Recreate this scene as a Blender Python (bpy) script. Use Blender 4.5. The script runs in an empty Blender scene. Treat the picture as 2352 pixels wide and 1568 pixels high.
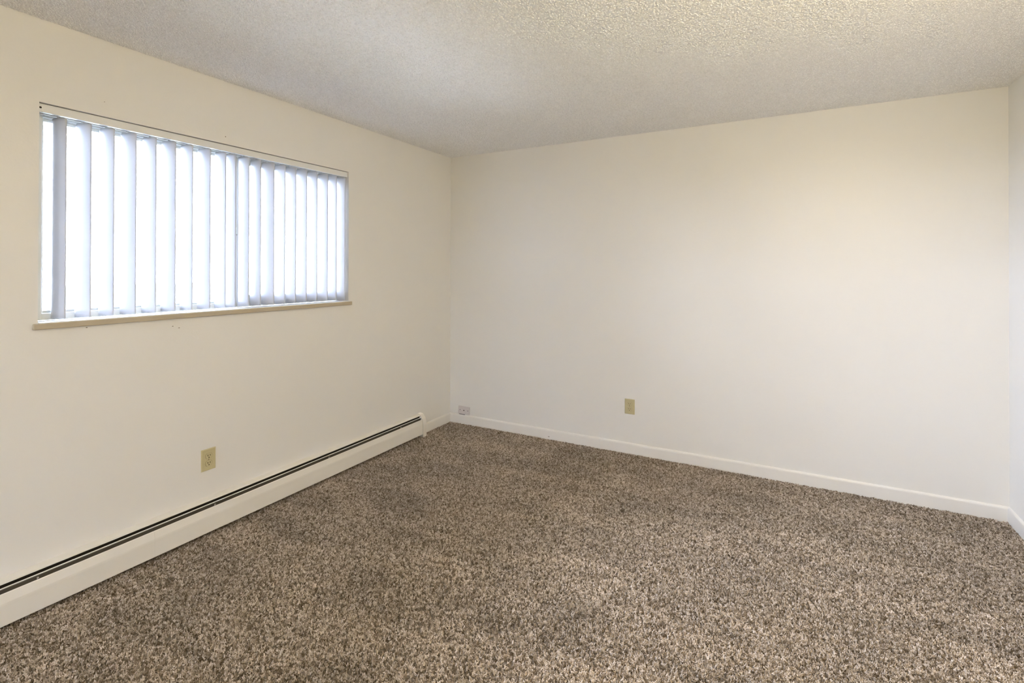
import bpy, bmesh, math, random
from mathutils import Matrix, Vector
random.seed(4)
S = bpy.context.scene
COL = S.collection

# ------------------------------------------------------------------ room size (metres)
W, D, H = 3.811, 3.765, 2.44          # right wall x, back wall y, ceiling z
F = -1.9                               # wall behind the camera
WY0, WY1, WZ0, WZ1 = 0.8655, 2.5333, 1.180, 2.0955   # window opening in the left wall
DX0, DX1, DZ1 = 0.90, 1.24, 2.03        # unseen glazed opening added for neutral fill light
WT = 0.16                              # wall thickness

# ------------------------------------------------------------------ camera
def look(yaw, pitch, roll):
    f = Vector((-math.sin(yaw)*math.cos(pitch), math.cos(yaw)*math.cos(pitch), math.sin(pitch)))
    r = Vector((math.cos(yaw), math.sin(yaw), 0)); u = r.cross(f)
    c, s = math.cos(roll), math.sin(roll)
    return c*r + s*u, -s*r + c*u, f
cam = bpy.data.cameras.new('camera')
cam.sensor_fit = 'HORIZONTAL'; cam.sensor_width = 36
cam.lens = 36*1139.22/2352
cam.shift_y = -170.47/2352
cam.clip_start = 0.05
co = bpy.data.objects.new('camera', cam); COL.objects.link(co)
r_, u_, f_ = look(0.497, 0.005, 0.002)
co.matrix_world = Matrix(((r_.x, u_.x, -f_.x, 2.6901), (r_.y, u_.y, -f_.y, 0), (r_.z, u_.z, -f_.z, 1.4057), (0, 0, 0, 1)))
S.camera = co

# ------------------------------------------------------------------ sky, lamp power, exposure
SKY_STRENGTH = 47
LAMP_STRENGTH = 81
LAMP_COLOR = (1.0, .82, .50, 1)
w = bpy.data.worlds.new('overcast_sky'); S.world = w; w.use_nodes = True
bg = w.node_tree.nodes['Background']
bg.inputs[0].default_value = (0.87, 0.94, 1.22, 1); bg.inputs[1].default_value = SKY_STRENGTH
portal = bpy.data.lights.new('window_portal', 'AREA'); portal.shape = 'RECTANGLE'
portal.size = WY1-WY0; portal.size_y = WZ1-WZ0; portal.cycles.is_portal = True
po = bpy.data.objects.new('window_portal', portal); COL.objects.link(po)
po.matrix_world = Matrix(((0, 0, -1, -0.15), (1, 0, 0, (WY0+WY1)/2), (0, -1, 0, (WZ0+WZ1)/2), (0, 0, 0, 1)))
portal = bpy.data.lights.new('added_door_portal', 'AREA'); portal.shape = 'RECTANGLE'
portal.size = DX1-DX0; portal.size_y = DZ1; portal.cycles.is_portal = True
po = bpy.data.objects.new('added_door_portal', portal); COL.objects.link(po)
po.location = ((DX0+DX1)/2, F-.15, DZ1/2); po.rotation_euler = (math.pi/2, 0, math.pi)
vs = S.view_settings
vs.view_transform = 'Standard'; vs.look = 'None'; vs.gamma = 1; vs.use_curve_mapping = False
vs.exposure = 0.0
S.cycles.max_bounces = 12; S.cycles.diffuse_bounces = 8; S.cycles.transparent_max_bounces = 12
S.cycles.caustics_reflective = False; S.cycles.caustics_refractive = False
S.cycles.sample_clamp_indirect = 25

# ------------------------------------------------------------------ materials
def lin(c):
    return tuple(((v/255)/12.92 if v/255 <= .04045 else ((v/255+.055)/1.055)**2.4) for v in c) + (1,)
class N:
    def __init__(s, name):
        s.m = bpy.data.materials.new(name); s.m.use_nodes = True
        s.t = s.m.node_tree; s.b = s.t.nodes['Principled BSDF']; s.out = s.t.nodes['Material Output']
    def n(s, typ, **kw):
        o = s.t.nodes.new(typ)
        for k, v in kw.items():
            if k in ('blend_type', 'data_type', 'feature', 'noise_dimensions', 'operation', 'attribute_name', 'attribute_type', 'distance'): setattr(o, k, v)
            else: o.inputs[k.replace('_', ' ')].default_value = v
        return o
    def l(s, a, b): s.t.links.new(a, b)
def simple(name, col, rough=.5, spec=.5, metal=0, bump=None):
    k = N(name); k.b.inputs['Base Color'].default_value = col
    k.b.inputs['Roughness'].default_value = rough; k.b.inputs['Specular IOR Level'].default_value = spec; k.b.inputs['Metallic'].default_value = metal
    tc = k.n('ShaderNodeTexCoord')
    nz = k.n('ShaderNodeTexNoise', Scale=(bump or (6, 0, 0))[0], Detail=3.0); k.l(tc.outputs['Object'], nz.inputs['Vector'])
    if bump:
        bp = k.n('ShaderNodeBump', Strength=bump[1], Distance=bump[2]); k.l(nz.outputs['Fac'], bp.inputs['Height']); k.l(bp.outputs[0], k.b.inputs['Normal'])
    else:                                              # a trace of uneven colour so no surface is dead flat
        hs = k.n('ShaderNodeHueSaturation', Color=col); mp = k.n('ShaderNodeMapRange', To_Min=.97, To_Max=1.03)
        k.l(nz.outputs['Fac'], mp.inputs['Value']); k.l(mp.outputs[0], hs.inputs['Value']); k.l(hs.outputs[0], k.b.inputs['Base Color'])
    return k.m

def wall_paint():
    k = N('cream_wall_paint')
    k.b.inputs['Roughness'].default_value = .43; k.b.inputs['Specular IOR Level'].default_value = .65
    tc = k.n('ShaderNodeTexCoord')
    big = k.n('ShaderNodeTexNoise', Scale=1.3, Detail=2.0); k.l(tc.outputs['Object'], big.inputs['Vector'])
    rp = k.n('ShaderNodeMix', data_type='RGBA'); k.l(big.outputs['Fac'], rp.inputs[0])
    rp.inputs[6].default_value = (.805, .79, .752, 1); rp.inputs[7].default_value = (.825, .81, .772, 1)
    k.l(rp.outputs[2], k.b.inputs['Base Color'])
    peel = k.n('ShaderNodeTexNoise', Scale=95.0, Detail=2.0, Roughness=.45); k.l(tc.outputs['Object'], peel.inputs['Vector'])
    roll = k.n('ShaderNodeTexNoise', Scale=9.0, Detail=2.0); k.l(tc.outputs['Object'], roll.inputs['Vector'])
    b1 = k.n('ShaderNodeBump', Strength=.16, Distance=.002); k.l(peel.outputs['Fac'], b1.inputs['Height'])
    b2 = k.n('ShaderNodeBump', Strength=.12, Distance=.01); k.l(roll.outputs['Fac'], b2.inputs['Height']); k.l(b1.outputs[0], b2.inputs['Normal'])
    k.l(b2.outputs[0], k.b.inputs['Normal'])
    return k.m
def ceiling_paint(name='white_popcorn_ceiling'):
    k = N(name); k.b.inputs['Roughness'].default_value = .9; k.b.inputs['Specular IOR Level'].default_value = .15
    tc = k.n('ShaderNodeTexCoord'); nz = k.n('ShaderNodeTexNoise', Scale=140.0, Detail=3.0); k.l(tc.outputs['Object'], nz.inputs['Vector'])
    rp = k.n('ShaderNodeMix', data_type='RGBA')
    if 'lumps' in name: k.l(k.n('ShaderNodeObjectInfo').outputs['Random'], rp.inputs[0])      # tone differs at random per lump, so the texture shows
    else: k.l(nz.outputs['Fac'], rp.inputs[0])
    rp.inputs[6].default_value = (.77, .765, .75, 1) if 'lumps' in name else (.82, .815, .80, 1); rp.inputs[7].default_value = (.92, .915, .90, 1) if 'lumps' in name else (.88, .875, .86, 1)
    k.l(rp.outputs[2], k.b.inputs['Base Color'])
    bp = k.n('ShaderNodeBump', Strength=.5, Distance=.004); k.l(nz.outputs['Fac'], bp.inputs['Height']); k.l(bp.outputs[0], k.b.inputs['Normal'])
    return k.m
def carpet_mat(name, per_tuft):
    k = N(name); k.b.inputs['Roughness'].default_value = .95; k.b.inputs['Specular IOR Level'].default_value = .1
    geo = k.n('ShaderNodeNewGeometry')
    if per_tuft:
        oi = k.n('ShaderNodeObjectInfo'); fac = oi.outputs['Random']
    else:
        vz = k.n('ShaderNodeTexNoise', Scale=110.0, Detail=2.0); k.l(geo.outputs['Position'], vz.inputs['Vector']); fac = vz.outputs['Fac']
    cr = k.n('ShaderNodeValToRGB'); k.l(fac, cr.inputs[0])
    e = cr.color_ramp.elements
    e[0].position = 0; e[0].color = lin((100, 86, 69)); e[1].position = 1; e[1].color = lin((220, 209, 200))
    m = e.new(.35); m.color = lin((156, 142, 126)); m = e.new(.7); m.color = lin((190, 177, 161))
    # brushed patches left by vacuuming: the pile itself looks lighter or darker by patch
    mp = k.n('ShaderNodeMapping', Rotation=(0, 0, .5), Scale=(1.0, 2.2, 1)); k.l(geo.outputs['Position'], mp.inputs['Vector'])
    pz = k.n('ShaderNodeTexNoise', Scale=1.9, Detail=4.0, Roughness=.6, Distortion=.6); k.l(mp.outputs[0], pz.inputs['Vector'])
    mr = k.n('ShaderNodeMapRange', From_Min=.3, From_Max=.7, To_Min=.80, To_Max=1.19); k.l(pz.outputs['Fac'], mr.inputs['Value'])
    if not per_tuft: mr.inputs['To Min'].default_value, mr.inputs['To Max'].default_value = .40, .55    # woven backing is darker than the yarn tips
    hs = k.n('ShaderNodeHueSaturation'); k.l(cr.outputs[0], hs.inputs['Color']); k.l(mr.outputs[0], hs.inputs['Value'])
    k.l(hs.outputs[0], k.b.inputs['Base Color'])
    return k.m
def slat_vinyl():
    k = N('white_vinyl_slat')
    k.t.nodes.remove(k.b)
    tc = k.n('ShaderNodeTexCoord'); nz = k.n('ShaderNodeTexNoise', Scale=3.0); k.l(tc.outputs['Object'], nz.inputs['Vector'])
    cm = k.n('ShaderNodeMix', data_type='RGBA'); k.l(nz.outputs['Fac'], cm.inputs[0])
    cm.inputs[6].default_value = (.80, .812, .85, 1); cm.inputs[7].default_value = (.83, .842, .88, 1)
    df = k.n('ShaderNodeBsdfDiffuse'); tr = k.n('ShaderNodeBsdfTranslucent'); gl = k.n('ShaderNodeBsdfGlossy', Roughness=.35)
    k.l(cm.outputs[2], df.inputs[0]); k.l(cm.outputs[2], tr.inputs[0])
    m1 = k.n('ShaderNodeMixShader', Fac=.32); k.l(df.outputs[0], m1.inputs[1]); k.l(tr.outputs[0], m1.inputs[2])
    fr = k.n('ShaderNodeFresnel', IOR=1.4); m2 = k.n('ShaderNodeMixShader')
    k.l(fr.outputs[0], m2.inputs[0]); k.l(m1.outputs[0], m2.inputs[1]); k.l(gl.outputs[0], m2.inputs[2]); k.l(m2.outputs[0], k.out.inputs[0])
    return k.m
def glass():
    k = N('clear_window_glass'); k.t.nodes.remove(k.b)
    tp = k.n('ShaderNodeBsdfTransparent'); tp.inputs[0].default_value = (.93, .96, .96, 1)
    gl = k.n('ShaderNodeBsdfGlossy', Roughness=.02); fr = k.n('ShaderNodeFresnel', IOR=1.45); mx = k.n('ShaderNodeMixShader')
    k.l(fr.outputs[0], mx.inputs[0]); k.l(tp.outputs[0], mx.inputs[1]); k.l(gl.outputs[0], mx.inputs[2]); k.l(mx.outputs[0], k.out.inputs[0])
    return k.m
def lamp_glass():
    k = N('lit_opal_lamp_glass'); k.b.inputs['Base Color'].default_value = (.9, .85, .75, 1)
    k.b.inputs['Emission Color'].default_value = (LAMP_COLOR); k.b.inputs['Emission Strength'].default_value = LAMP_STRENGTH
    return k.m

M = dict(wall=wall_paint(), ceil=ceiling_paint(), lump=ceiling_paint('white_popcorn_lumps'), carpet=carpet_mat('carpet_backing', False), pile=carpet_mat('carpet_yarn', True),
         trim=simple('cream_trim_paint', (.82, .80, .755, 1), .4, .45, bump=(30, .05, .003)),
         heater=simple('cream_heater_enamel', (.80, .77, .70, 1), .38, .45, bump=(14, .04, .004)),
         bare=simple('dull_heater_metal', (.13, .115, .09, 1), .5, .4, .3), fin_and_shade=simple('dusty_fins_and_gap_shade', (.05, .043, .034, 1), .6, .3, .4),  # the fin colour also serves as painted shade in gaps
         clip=simple('bright_steel_clip', (.75, .74, .70, 1), .35, .5, .3),
         ivory=simple('ivory_outlet_plastic', lin((196, 186, 146)), .35, .45), dark=simple('dark_hole', (.02, .016, .012, 1), .8, .1),
         screw=simple('painted_screw_head', lin((150, 138, 105)), .4, .5, .2), jack=simple('grey_white_jack_plastic', lin((214, 206, 203)), .4, .4),
         rail=simple('white_headrail_enamel', (.80, .805, .79, 1), .4, .45), lip=simple('white_headrail_lip', (.85, .85, .83, 1), .35, .5),
         clear=simple('clear_slat_hook_plastic', (.85, .87, .90, 1), .25, .5), slat=slat_vinyl(), glass=glass(), alu=simple('white_window_frame', (.74, .76, .73, 1), .4, .4),
         sill=simple('varnished_pine_sill', (.50, .43, .31, 1), .4, .45), silltop=simple('white_sill_paint', (.80, .80, .77, 1), .4, .45),
         lamp=lamp_glass(), brass=simple('brushed_lamp_base', (.6, .55, .45, 1), .4, .5, .6), mark=simple('wall_scuff', (.20, .17, .13, 1), .8, .1), ground=simple('pale_bounce_surface', (.80, .79, .77, 1), .9, .1), far_ground=simple('dark_far_ground', (.10, .105, .085, 1), .95, .1))

# ------------------------------------------------------------------ mesh helpers
def box(bm, x0, x1, y0, y1, z0, z1, bev=0, seg=2):
    vs_ = [bm.verts.new((x, y, z)) for x in (x0, x1) for y in (y0, y1) for z in (z0, z1)]
    fs = [bm.faces.new([vs_[i] for i in q]) for q in ((0, 1, 3, 2), (4, 6, 7, 5), (0, 4, 5, 1), (2, 3, 7, 6), (0, 2, 6, 4), (1, 5, 7, 3))]
    if bev:
        es = {e for f in fs for e in f.edges}
        bmesh.ops.bevel(bm, geom=list(es), offset=bev, segments=seg, affect='EDGES', profile=.6)
    return bm
def prism(bm, poly, y0, y1):
    """closed (x,z) outline extruded along y"""
    a = [bm.verts.new((x, y0, z)) for x, z in poly]; b = [bm.verts.new((x, y1, z)) for x, z in poly]; n = len(poly)
    bm.faces.new(a); bm.faces.new(b[::-1])
    for i in range(n): bm.faces.new((a[i], b[i], b[(i+1) % n], a[(i+1) % n]))
def sheet(bm, line, y0, y1, t=.0012):
    """open (x,z) polyline as bent sheet metal"""
    p = [Vector(q) for q in line]; off = []
    for i in range(len(p)):
        d = (p[min(i+1, len(p)-1)] - p[max(i-1, 0)]).normalized(); off.append(p[i] + Vector((-d.y, d.x))*t)
    prism(bm, [tuple(v) for v in p] + [tuple(v) for v in off[::-1]], y0, y1)
def disc(bm, c, axis, r, h, n=16, flat=0, r2=None):
    """short cylinder; axis 'x','y','z'"""
    def P(a, rr, hh):
        u, v = rr*math.cos(a), rr*math.sin(a)
        if flat: v = max(-flat, min(flat, v))
        return {'x': (c[0]+hh, c[1]+u, c[2]+v), 'y': (c[0]+u, c[1]-hh, c[2]+v), 'z': (c[0]+u, c[1]+v, c[2]+hh)}[axis]
    A = [bm.verts.new(P(2*math.pi*i/n, r, 0)) for i in range(n)]; B = [bm.verts.new(P(2*math.pi*i/n, r2 or r, h)) for i in range(n)]
    bm.faces.new(A[::-1]); bm.faces.new(B)
    for i in range(n): bm.faces.new((A[i], A[(i+1) % n], B[(i+1) % n], B[i]))
def obj(name, bm, mat, parent=None, smooth=False, kind=None):
    bmesh.ops.recalc_face_normals(bm, faces=bm.faces)
    me = bpy.data.meshes.new(name); bm.to_mesh(me); bm.free(); me.materials.append(mat)
    if smooth:
        for p in me.polygons: p.use_smooth = True
    o = bpy.data.objects.new(name, me); COL.objects.link(o)
    if parent:
        o.parent = parent; bpy.context.view_layer.update(); o.matrix_parent_inverse = parent.matrix_world.inverted()
    if kind: o['kind'] = kind
    return o
def thing(name, loc, label, cat, group=None):
    o = bpy.data.objects.new(name, None); COL.objects.link(o); o.location = loc; o.empty_display_size = .05
    o['label'] = label; o['category'] = cat
    if group: o['group'] = group
    bpy.context.view_layer.update(); return o
B = bmesh.new

# ------------------------------------------------------------------ room shell
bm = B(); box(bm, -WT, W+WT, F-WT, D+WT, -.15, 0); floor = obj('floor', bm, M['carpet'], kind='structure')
bm = B(); box(bm, -WT, W+WT, F-WT, D+WT, H, H+.15); ceiling = obj('ceiling', bm, M['ceil'], kind='structure')
bm = B(); box(bm, -WT, W+WT, D, D+WT, 0, H); wall_back = obj('wall_back', bm, M['wall'], kind='structure')
bm = B(); box(bm, W, W+WT, F, D, 0, H); wall_right = obj('wall_right', bm, M['wall'], kind='structure')
bm = B()                                # wall behind the camera, with a glazed opening added to let fill light in
box(bm, -WT, DX0, F-WT, F, 0, H); box(bm, DX1, W+WT, F-WT, F, 0, H); box(bm, DX0, DX1, F-WT, F, DZ1, H); wall_front = obj('wall_front', bm, M['wall'], kind='structure')
bm = B()
ys, zs = (F, WY0, WY1, D), (0, WZ0, WZ1, H)
for i in range(3):
    for j in range(3):
        if (i, j) == (1, 1): continue
        box(bm, -WT, 0, ys[i], ys[i+1], zs[j], zs[j+1])
bmesh.ops.remove_doubles(bm, verts=bm.verts, dist=1e-5)
inner = [f for f in bm.faces if sum(1 for g in bm.faces if g is not f and (g.calc_center_median()-f.calc_center_median()).length < 1e-5)]
bmesh.ops.delete(bm, geom=inner, context='FACES')
wall_left = obj('wall_left', bm, M['wall'], kind='structure')
bm = B(); box(bm, -60, 30, -50, 50, -.35, -.25); obj('ground', bm, M['far_ground'], kind='structure')  # far ground kept dark to cut shallow light on the ceiling
bm = B(); box(bm, -2.4, -WT, -8, 12, -.27, -.21); obj('added_bounce_strip', bm, M['ground'], kind='structure')  # pale strip added outside to bounce light up to the ceiling

# baseboards: rounded top edge
BB = [(0, 0), (.012, 0), (.012, .073), (.0112, .079), (.0085, .084), (.0045, .087), (0, .0885)]
HEAT1 = 3.335
bm = B(); prism(bm, BB, HEAT1, D-.012); obj('baseboard_left', bm, M['trim'], kind='structure')
bm = B(); prism(bm, [(W-x, z) for x, z in BB], F, D-.012); obj('baseboard_right', bm, M['trim'], kind='structure')
bm = B(); prism(bm, BB, 0, W)
bmesh.ops.transform(bm, matrix=Matrix(((0, 1, 0, 0), (-1, 0, 0, D), (0, 0, 1, 0), (0, 0, 0, 1))), verts=bm.verts); bbb = obj('baseboard_back', bm, M['trim'], kind='structure')

# small nail holes and scuffs
def speck(parent, p, axis, r, name='nail_hole', mat='mark', st=1.0):
    b = B(); disc(b, (0, 0, 0), axis, r, .0008, 8)
    bmesh.ops.scale(b, vec=(1, st, 1) if axis == 'x' else (st, 1, 1), verts=b.verts); bmesh.ops.translate(b, vec=p, verts=b.verts); obj(name, b, M[mat], parent)
speck(wall_left, (0, 1.646, 2.135), 'x', .0028)
speck(wall_left, (0, 1.0895, 2.161), 'x', .0016)
for q in ((0, 1.029, 1.147), (0, 1.381, 1.118), (0, 1.411, 1.107)): speck(wall_left, q, 'x', .0018, 'scuff_mark', 'mark', 2)
speck(bbb, (1.003, D-.012, .0285), 'y', .003, 'scuff_mark', 'mark', 2.2)

# ------------------------------------------------------------------ geometry-node scatters: carpet pile and popcorn lumps
def scatter(name, parent, mat, x0, x1, y0, y1, z, down, density, make, rot_lo, rot_hi, s_lo, s_hi, seed):
    bm = B(); vs_ = [bm.verts.new(q) for q in ((x0, y0, z), (x1, y0, z), (x1, y1, z), (x0, y1, z))]; bm.faces.new(vs_)
    me = bpy.data.meshes.new(name); bm.to_mesh(me); bm.free(); me.materials.append(mat)
    o = bpy.data.objects.new(name, me); COL.objects.link(o); o.parent = parent; o['kind'] = 'stuff'
    g = bpy.data.node_groups.new(name, 'GeometryNodeTree')
    g.interface.new_socket('Geometry', in_out='INPUT', socket_type='NodeSocketGeometry'); g.interface.new_socket('Geometry', in_out='OUTPUT', socket_type='NodeSocketGeometry')
    nn, L = g.nodes, g.links.new
    gi, go = nn.new('NodeGroupInput'), nn.new('NodeGroupOutput')
    dp = nn.new('GeometryNodeDistributePointsOnFaces'); dp.inputs['Density'].default_value = density; dp.inputs['Seed'].default_value = seed
    L(gi.outputs[0], dp.inputs['Mesh'])
    shape = make(nn, L)
    sm = nn.new('GeometryNodeSetMaterial'); sm.inputs['Material'].default_value = mat; L(shape, sm.inputs['Geometry'])
    ip = nn.new('GeometryNodeInstanceOnPoints'); L(dp.outputs['Points'], ip.inputs['Points']); L(sm.outputs[0], ip.inputs['Instance'])
    rv = nn.new('FunctionNodeRandomValue'); rv.data_type = 'FLOAT_VECTOR'; rv.inputs[0].default_value = rot_lo; rv.inputs[1].default_value = rot_hi; rv.inputs['Seed'].default_value = seed+1
    L(rv.outputs[0], ip.inputs['Rotation'])
    sv = nn.new('FunctionNodeRandomValue'); sv.data_type = 'FLOAT'; sv.inputs[2].default_value = s_lo; sv.inputs[3].default_value = s_hi; sv.inputs['Seed'].default_value = seed+2
    L(sv.outputs[1], ip.inputs['Scale'])
    jn = nn.new('GeometryNodeJoinGeometry'); L(ip.outputs[0], jn.inputs[0]); L(jn.outputs[0], go.inputs[0])
    md = o.modifiers.new(name, 'NODES'); md.node_group = g
    return o
def tuft(nn, L):
    """a clump of four short twisted yarn ends"""
    jn = nn.new('GeometryNodeJoinGeometry')
    for k, (x, y, h, tx, ty) in enumerate(((.0030, .0008, .0105, .35, -.5), (-.0022, .0026, .0095, -.55, -.2), (-.0014, -.0030, .0100, .1, .6), (.0002, .0002, .0120, -.2, .25))):
        c = nn.new('GeometryNodeMeshCone'); c.inputs['Vertices'].default_value = 5; c.inputs['Side Segments'].default_value = 1
        c.inputs['Radius Top'].default_value = .0015; c.inputs['Radius Bottom'].default_value = .0025; c.inputs['Depth'].default_value = h
        t = nn.new('GeometryNodeTransform'); t.inputs['Translation'].default_value = (x, y, -.001); t.inputs['Rotation'].default_value = (tx, ty, k*1.3)
        L(c.outputs['Mesh'], t.inputs['Geometry']); L(t.outputs[0], jn.inputs[0])
    return jn.outputs[0]
def lump(nn, L):
    c = nn.new('GeometryNodeMeshIcoSphere'); c.inputs['Radius'].default_value = .0029; c.inputs['Subdivisions'].default_value = 2
    t = nn.new('GeometryNodeTransform'); t.inputs['Scale'].default_value = (1, 1.15, .7); L(c.outputs['Mesh'], t.inputs['Geometry'])
    return t.outputs[0]
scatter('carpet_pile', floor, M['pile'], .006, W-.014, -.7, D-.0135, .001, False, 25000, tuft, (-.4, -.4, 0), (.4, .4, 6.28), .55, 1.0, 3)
scatter('popcorn_lumps', ceiling, M['lump'], .001, W-.001, .3, D-.001, H, True, 24000, lump, (0, 0, 0), (.4, .4, 6.28), .45, 1.4, 11)

# ------------------------------------------------------------------ window
FX0, FX1 = -.15, -.10
def frame(bm, y0, y1, z0, z1, x0, x1, l, r, b, t):
    box(bm, x0, x1, y0, y0+l, z0, z1, .002, 1); box(bm, x0, x1, y1-r, y1, z0, z1, .002, 1)
    box(bm, x0, x1, y0+l, y1-r, z0, z0+b, .002, 1); box(bm, x0, x1, y0+l, y1-r, z1-t, z1, .002, 1)
bm = B(); frame(bm, WY0, WY1, WZ0+.004, WZ1, FX0, FX1, .044, .022, .030, .036); win = obj('window_1', bm, M['alu'], kind='structure')
YM = 1.772
bm = B(); frame(bm, WY0+.044, YM+.012, WZ0+.034, WZ1-.036, -.143, -.127, .012, .028, .010, .012); fp = obj('fixed_sash', bm, M['alu'], win)
bm = B(); box(bm, -.137, -.133, WY0+.056, YM-.016, WZ0+.044, WZ1-.048); obj('pane', bm, M['glass'], fp)
bm = B(); frame(bm, YM-.016, WY1-.022, WZ0+.034, WZ1-.036, -.124, -.104, .030, .022, .040, .034); ss = obj('sliding_sash', bm, M['alu'], win)
bm = B(); box(bm, -.116, -.112, YM+.014, WY1-.044, WZ0+.074, WZ1-.070); obj('pane', bm, M['glass'], ss)
bm = B(); box(bm, -.104, -.092, YM-.010, YM+.008, 1.60, 1.66, .003); box(bm, -.096, -.084, YM-.004, YM+.002, 1.61, 1.65, .002); obj('latch', bm, M['alu'], ss)
bm = B()
for x0, x1, z0, z1 in ((DX0, DX0+.05, 0, DZ1), (DX1-.05, DX1, 0, DZ1), (DX0+.05, DX1-.05, DZ1-.05, DZ1), (DX0+.05, DX1-.05, 0, .08)):
    box(bm, x0, x1, F-.12, F-.06, z0, z1, .002, 1)
added_door = obj('added_door_1', bm, M['alu'], kind='structure')  # out of view, added to bring in neutral fill
bm = B(); box(bm, DX0+.05, DX1-.05, F-.092, F-.088, .08, DZ1-.05); obj('pane', bm, M['glass'], added_door)
# sill board: white painted top, bare pine nose standing proud of the wall
bm = B(); box(bm, FX1-.002, .0165, WY0, WY1, WZ0-.002, WZ0+.003, .001, 1); obj('sill_top', bm, M['silltop'], win)
bm = B(); box(bm, .0005, .020, WY0-.018, WY1+.018, 1.1555, WZ0-.0005, .0035, 2); obj('sill_nose', bm, M['sill'], win)

# ------------------------------------------------------------------ vertical blind
RX0, RX1 = -.064, -.012
blind = thing('vertical_blind', (-.044, (WY0+WY1)/2, WZ1-.003), 'white vertical blind with vinyl slats hanging from a headrail in the window', 'blind')
bm = B(); sheet(bm, [(-.050, 2.0600), (RX0, 2.0600), (RX0, 2.0925), (RX1, 2.0925), (RX1, 2.0600), (-.030, 2.0600)], WY0+.010, WY1-.010, -.0015); rail = obj('headrail', bm, M['rail'], blind)
for x0, x1 in ((-.034, RX1+.0006), (-.058, -.050)):      # bright bottom lips either side of the slot
    bm = B(); box(bm, x0, x1, WY0+.014, WY1-.014, 2.0585, 2.0612, .0006, 1); obj('rail_lip', bm, M['lip'], rail)
for y0, y1 in ((WY0+.002, WY0+.012), (WY1-.012, WY1-.002)):
    bm = B(); box(bm, RX0-.001, RX1+.002, y0, y1, 2.0570, 2.0925, .0025); cap = obj('end_cap', bm, M['rail'], blind)
    if y0 < 1.5:
        bm = B(); disc(bm, (RX1+.0019, (y0+y1)/2, 2.0755), 'x', .0042, .0006, 12); obj('control_hole', bm, M['dark'], cap)
bm = B(); box(bm, -.062, -.014, WY0+.015, WY1-.015, 2.078, 2.0785); obj('slot_shadow_liner', bm, M['fin_and_shade'], rail)
bm = B(); box(bm, -.050, RX1-.006, WY0+.001, WY1-.001, 2.0926, 2.0953); obj('gap_shade_strip', bm, M['fin_and_shade'], blind)  # dark strip standing in for the shade of the gap above the rail

SLATS = [(.9414, 77), (1.0267, 73), (1.114, 74.5), (1.2005, 71), (1.2892, 75.5), (1.3767, 73), (1.4635, 80), (1.5535, 77.5), (1.6406, 83.5), (1.6975, 82),
         (1.7757, 81), (1.8512, 84), (1.9318, 72.5), (2.0133, 83), (2.0908, 82.5), (2.1719, 81.5), (2.2549, 83.5), (2.3401, 82.5), (2.4180, 86), (2.4930, 84)]
def slat_mesh():
    bm = B(); n, w_, sag, t, z0, z1 = 12, .0445, .0075, .0009, 1.1915, 2.0560
    def P(i, k, z):
        u = -1+2*i/n; return (u*w_, -sag*(1-u*u)+sag*.6 + (t if k else 0), z)
    zs_ = [z0, z0+.03] + [z0+.03+(z1-z0-.045)*j/6 for j in range(1, 7)] + [z1]
    for k in (0, 1):
        g = [[bm.verts.new(P(i, k, z if j < len(zs_)-1 else z - (.008 if i in (0, n) else .002 if i in (1, n-1) else 0))) for i in range(n+1)] for j, z in enumerate(zs_)]
        for j in range(len(zs_)-1):
            for i in range(n): bm.faces.new((g[j][i], g[j][i+1], g[j+1][i+1], g[j+1][i]))
        if k: G2 = g
        else: G1 = g
    for i in range(n):
        bm.faces.new((G1[0][i], G2[0][i], G2[0][i+1], G1[0][i+1])); bm.faces.new((G1[-1][i], G1[-1][i+1], G2[-1][i+1], G2[-1][i]))
    for j in range(len(zs_)-1):
        for i in (0, n): bm.faces.new((G1[j][i], G1[j+1][i], G2[j+1][i], G2[j][i]))
    return bm
def hook_mesh():
    bm = B(); box(bm, -.0032, .0032, -.0022, .0022, 2.044, 2.072, .0008, 1); box(bm, -.006, .006, -.0035, .0035, 2.0530, 2.0575, .001, 1); return bm
slat0 = obj('slat', slat_mesh(), M['slat'], blind, smooth=True); hook0 = obj('hook', hook_mesh(), M['clear'], slat0)
for i, (y, a) in enumerate(SLATS):
    if i == 0: s, h = slat0, hook0
    else:
        s = slat0.copy(); COL.objects.link(s); h = hook0.copy(); COL.objects.link(h)
        s.parent = blind; h.parent = s
    # local +u axis of the slat points along (sin a, cos a); its convex face looks towards the room
    ra = math.radians(a); ux, uy = math.sin(ra), math.cos(ra)
    rz = math.atan2(uy, ux)
    s.matrix_parent_inverse = blind.matrix_world.inverted()
    s.matrix_basis = Matrix.Translation((-.044, y, random.uniform(-.001, .001))) @ Matrix.Rotation(rz, 4, 'Z')
    h.matrix_parent_inverse = Matrix.Identity(4); h.matrix_basis = Matrix.Identity(4)

# ------------------------------------------------------------------ baseboard heater
HY0 = F+.30
heater = thing('baseboard_heater', (0, (HY0+HEAT1)/2, 0), 'long cream metal baseboard heater along the wall under the window', 'heater')
bm = B(); sheet(bm, [(.0015, .012), (.0015, .1945), (.031, .1865), (.0345, .1835), (.0345, .1800)], HY0+.02, HEAT1-.03, -.0012); obj('back_panel', bm, M['heater'], heater)
bm = B(); sheet(bm, [(.0350, .135), (.0405, .1640)], HY0+.03, HEAT1-.045, .001); dm = obj('damper', bm, M['bare'], heater)
bm = B(); sheet(bm, [(.0030, .014), (.0030, .1918), (.0300, .1838)], HY0+.02, HEAT1-.046, -.0004); obj('inner_shade_sheet', bm, M['fin_and_shade'], heater)  # dark sheet standing in for the shade inside the heater slot
bm = B(); sheet(bm, [(.0405, .1640), (.0440, .1705), (.0465, .1690)], HY0+.03, HEAT1-.045, .0012); obj('damper_lip', bm, M['lip'], dm)
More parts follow.
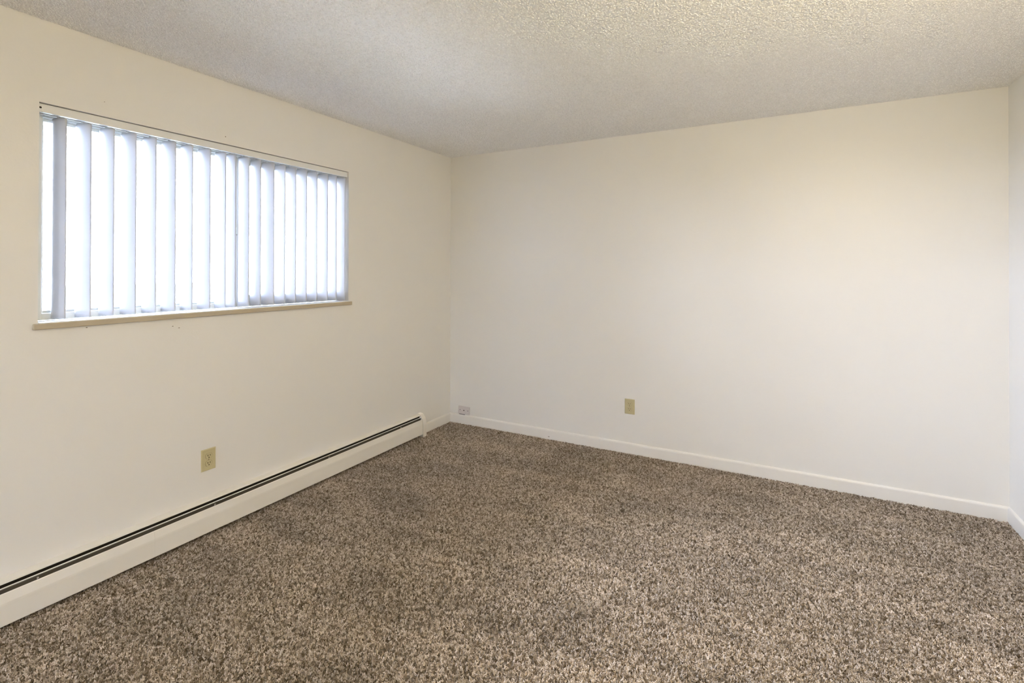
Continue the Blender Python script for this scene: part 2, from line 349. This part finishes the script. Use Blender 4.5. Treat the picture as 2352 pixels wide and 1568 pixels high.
FP = [(.0490, .144), (.0500, .1500), (.0535, .1525), (.0550, .1500), (.0625, .1180), (.0632, .1100), (.0632, .0330), (.0600, .0310), (.0560, .0310)]
SEAM = 1.2747
for y0, y1 in ((HY0+.04, SEAM-.0002), (SEAM+.0002, HEAT1-.047)):
    bm = B(); sheet(bm, FP, y0, y1, .0012); obj('front_panel', bm, M['heater'], heater)
CAP = [(.0005, .002), (.0005, .1972), (.026, .1925), (.033, .1895), (.040, .1830), (.0575, .1570), (.064, .128), (.0668, .110), (.0668, .002)]
for y0, y1 in ((HEAT1-.045, HEAT1-.001), (HY0, HY0+.045)):
    bm = B(); prism(bm, CAP, y0, y1)
    bmesh.ops.bevel(bm, geom=bm.edges[:], offset=.0015, segments=2, affect='EDGES'); obj('end_cap', bm, M['heater'], heater)
for y in (.856, 1.571, 2.328, 3.038):
    bm = B(); box(bm, .0425, .0520, y-.0025, y+.0025, .1565, .1590, .0006, 1); box(bm, .0425, .0440, y-.0025, y+.0025, .150, .1590, .0004, 1); obj('bracket', bm, M['clip'], heater)
bm = B()
y = .5
while y < HEAT1-.08:
    box(bm, .006, .050, y, y+.0006, .055, .115); y += .012
obj('fins', bm, M['fin_and_shade'], heater, kind='stuff')
bm = B(); disc(bm, (.028, 0, .085), 'z', .011, 1, 12)
bmesh.ops.rotate(bm, cent=(.028, 0, .085), matrix=Matrix.Rotation(-math.pi/2, 3, 'X'), verts=bm.verts)
bmesh.ops.scale(bm, vec=(1, HEAT1-.1-HY0, 1), verts=bm.verts); bmesh.ops.translate(bm, vec=(0, HY0+.05, 0), verts=bm.verts); obj('pipe', bm, M['fin_and_shade'], heater, True)
speck(heater, (.0633, 3.03, .076), 'x', .0032, 'scuff_mark', 'mark', 2.4)

# ------------------------------------------------------------------ duplex outlets
def outlet(loc, rz, label):
    t = thing('duplex_outlet', (0, 0, 0), label, 'outlet', 'duplex wall outlets')
    # built facing +x at the origin, then moved onto its wall
    bm = B(); pl = [(-.0378, -.057), (.0378, -.057), (.0378, .057), (-.0378, .057)]
    a = [bm.verts.new((0, p, q)) for p, q in pl]; b_ = [bm.verts.new((.003, p, q)) for p, q in pl]; c = [bm.verts.new((.006, p*.90, q*.93)) for p, q in pl]
    bm.faces.new(c)
    for i in range(4):
        j = (i+1) % 4; bm.faces.new((a[i], a[j], b_[j], b_[i])); bm.faces.new((b_[i], b_[j], c[j], c[i]))
    obj('cover_plate', bm, M['ivory'], t)
    for zc in (.0195, -.0195):
        bm = B(); disc(bm, (.0058, 0, zc), 'x', .0172, .0022, 28, .0142, .0166); rc = obj('receptacle', bm, M['ivory'], t)
        # thin dark gap round the socket face
        bm = B(); disc(bm, (.0058, 0, zc), 'x', .0184, .0003, 28, .0152); obj('gap_ring', bm, M['screw'], rc)
        for yy, hh in ((-.0064, .0046), (.0064, .0038)):
            bm = B(); box(bm, .0079, .0083, yy-.0013, yy+.0013, zc+.0035-hh, zc+.0035+hh); obj('slot', bm, M['dark'], rc)
        bm = B(); disc(bm, (.0079, 0, zc-.0080), 'x', .0027, .0004, 12); obj('ground_hole', bm, M['dark'], rc)
    bm = B(); disc(bm, (.0058, 0, 0), 'x', .0032, .0012, 14, 0, .0024); obj('screw', bm, M['screw'], t)
    t.location = loc; t.rotation_euler = (0, 0, rz); return t
outlet((0, 1.5602, .3910), 0, 'ivory duplex outlet on the window wall above the baseboard heater')
outlet((1.6737, D, .3634), -math.pi/2, 'ivory duplex outlet low on the blank back wall')

# ------------------------------------------------------------------ phone jack plate hanging loose by the corner
jk = thing('phone_jack', (.158, D-.001, .128), 'small grey-white phone jack plate just above the baseboard by the corner', 'wall plate')
bm = B(); box(bm, -.062, .062, -.005, 0, -.0355, .0355, .003, 2)
jp = obj('cover_plate', bm, M['jack'])
bm = B(); box(bm, -.0055, .0055, -.0056, -.0046, -.0048, .0030); js = obj('jack_socket', bm, M['dark'])
parts = [jp, js]
for sx in (-.042, .042):
    bm = B(); disc(bm, (sx, -.0048, 0), 'y', .0034, .0010, 12); parts.append(obj('screw', bm, M['dark']))
for o in parts:
    o.parent = jk
bm = B(); box(bm, -.050, .012, -.004, .0, -.0395, -.0365); g = obj('wall_gap', bm, M['dark']); g.parent = jk
jk.rotation_euler = (math.radians(-5), math.radians(1.2), 0); jk.location = (.158, D-.0035, .1285)

# ------------------------------------------------------------------ ceiling lamp behind the camera
LX, LY, LZ = 3.30, 0.9, 2.10
lamp = thing('ceiling_lamp', (LX, LY, H), 'round ceiling lamp with a lit opal glass globe on a short rod', 'lamp')
bm = B(); disc(bm, (LX, LY, H-.025), 'z', .07, .025, 32); obj('lamp_base', bm, M['brass'], lamp)
bm = B(); disc(bm, (LX, LY, LZ+.12), 'z', .010, H-.025-LZ-.12, 12); obj('rod', bm, M['brass'], lamp)
bm = B(); bmesh.ops.create_uvsphere(bm, u_segments=32, v_segments=16, radius=.135); bmesh.ops.translate(bm, vec=(LX, LY, LZ), verts=bm.verts)
obj('globe', bm, M['lamp'], lamp, True)
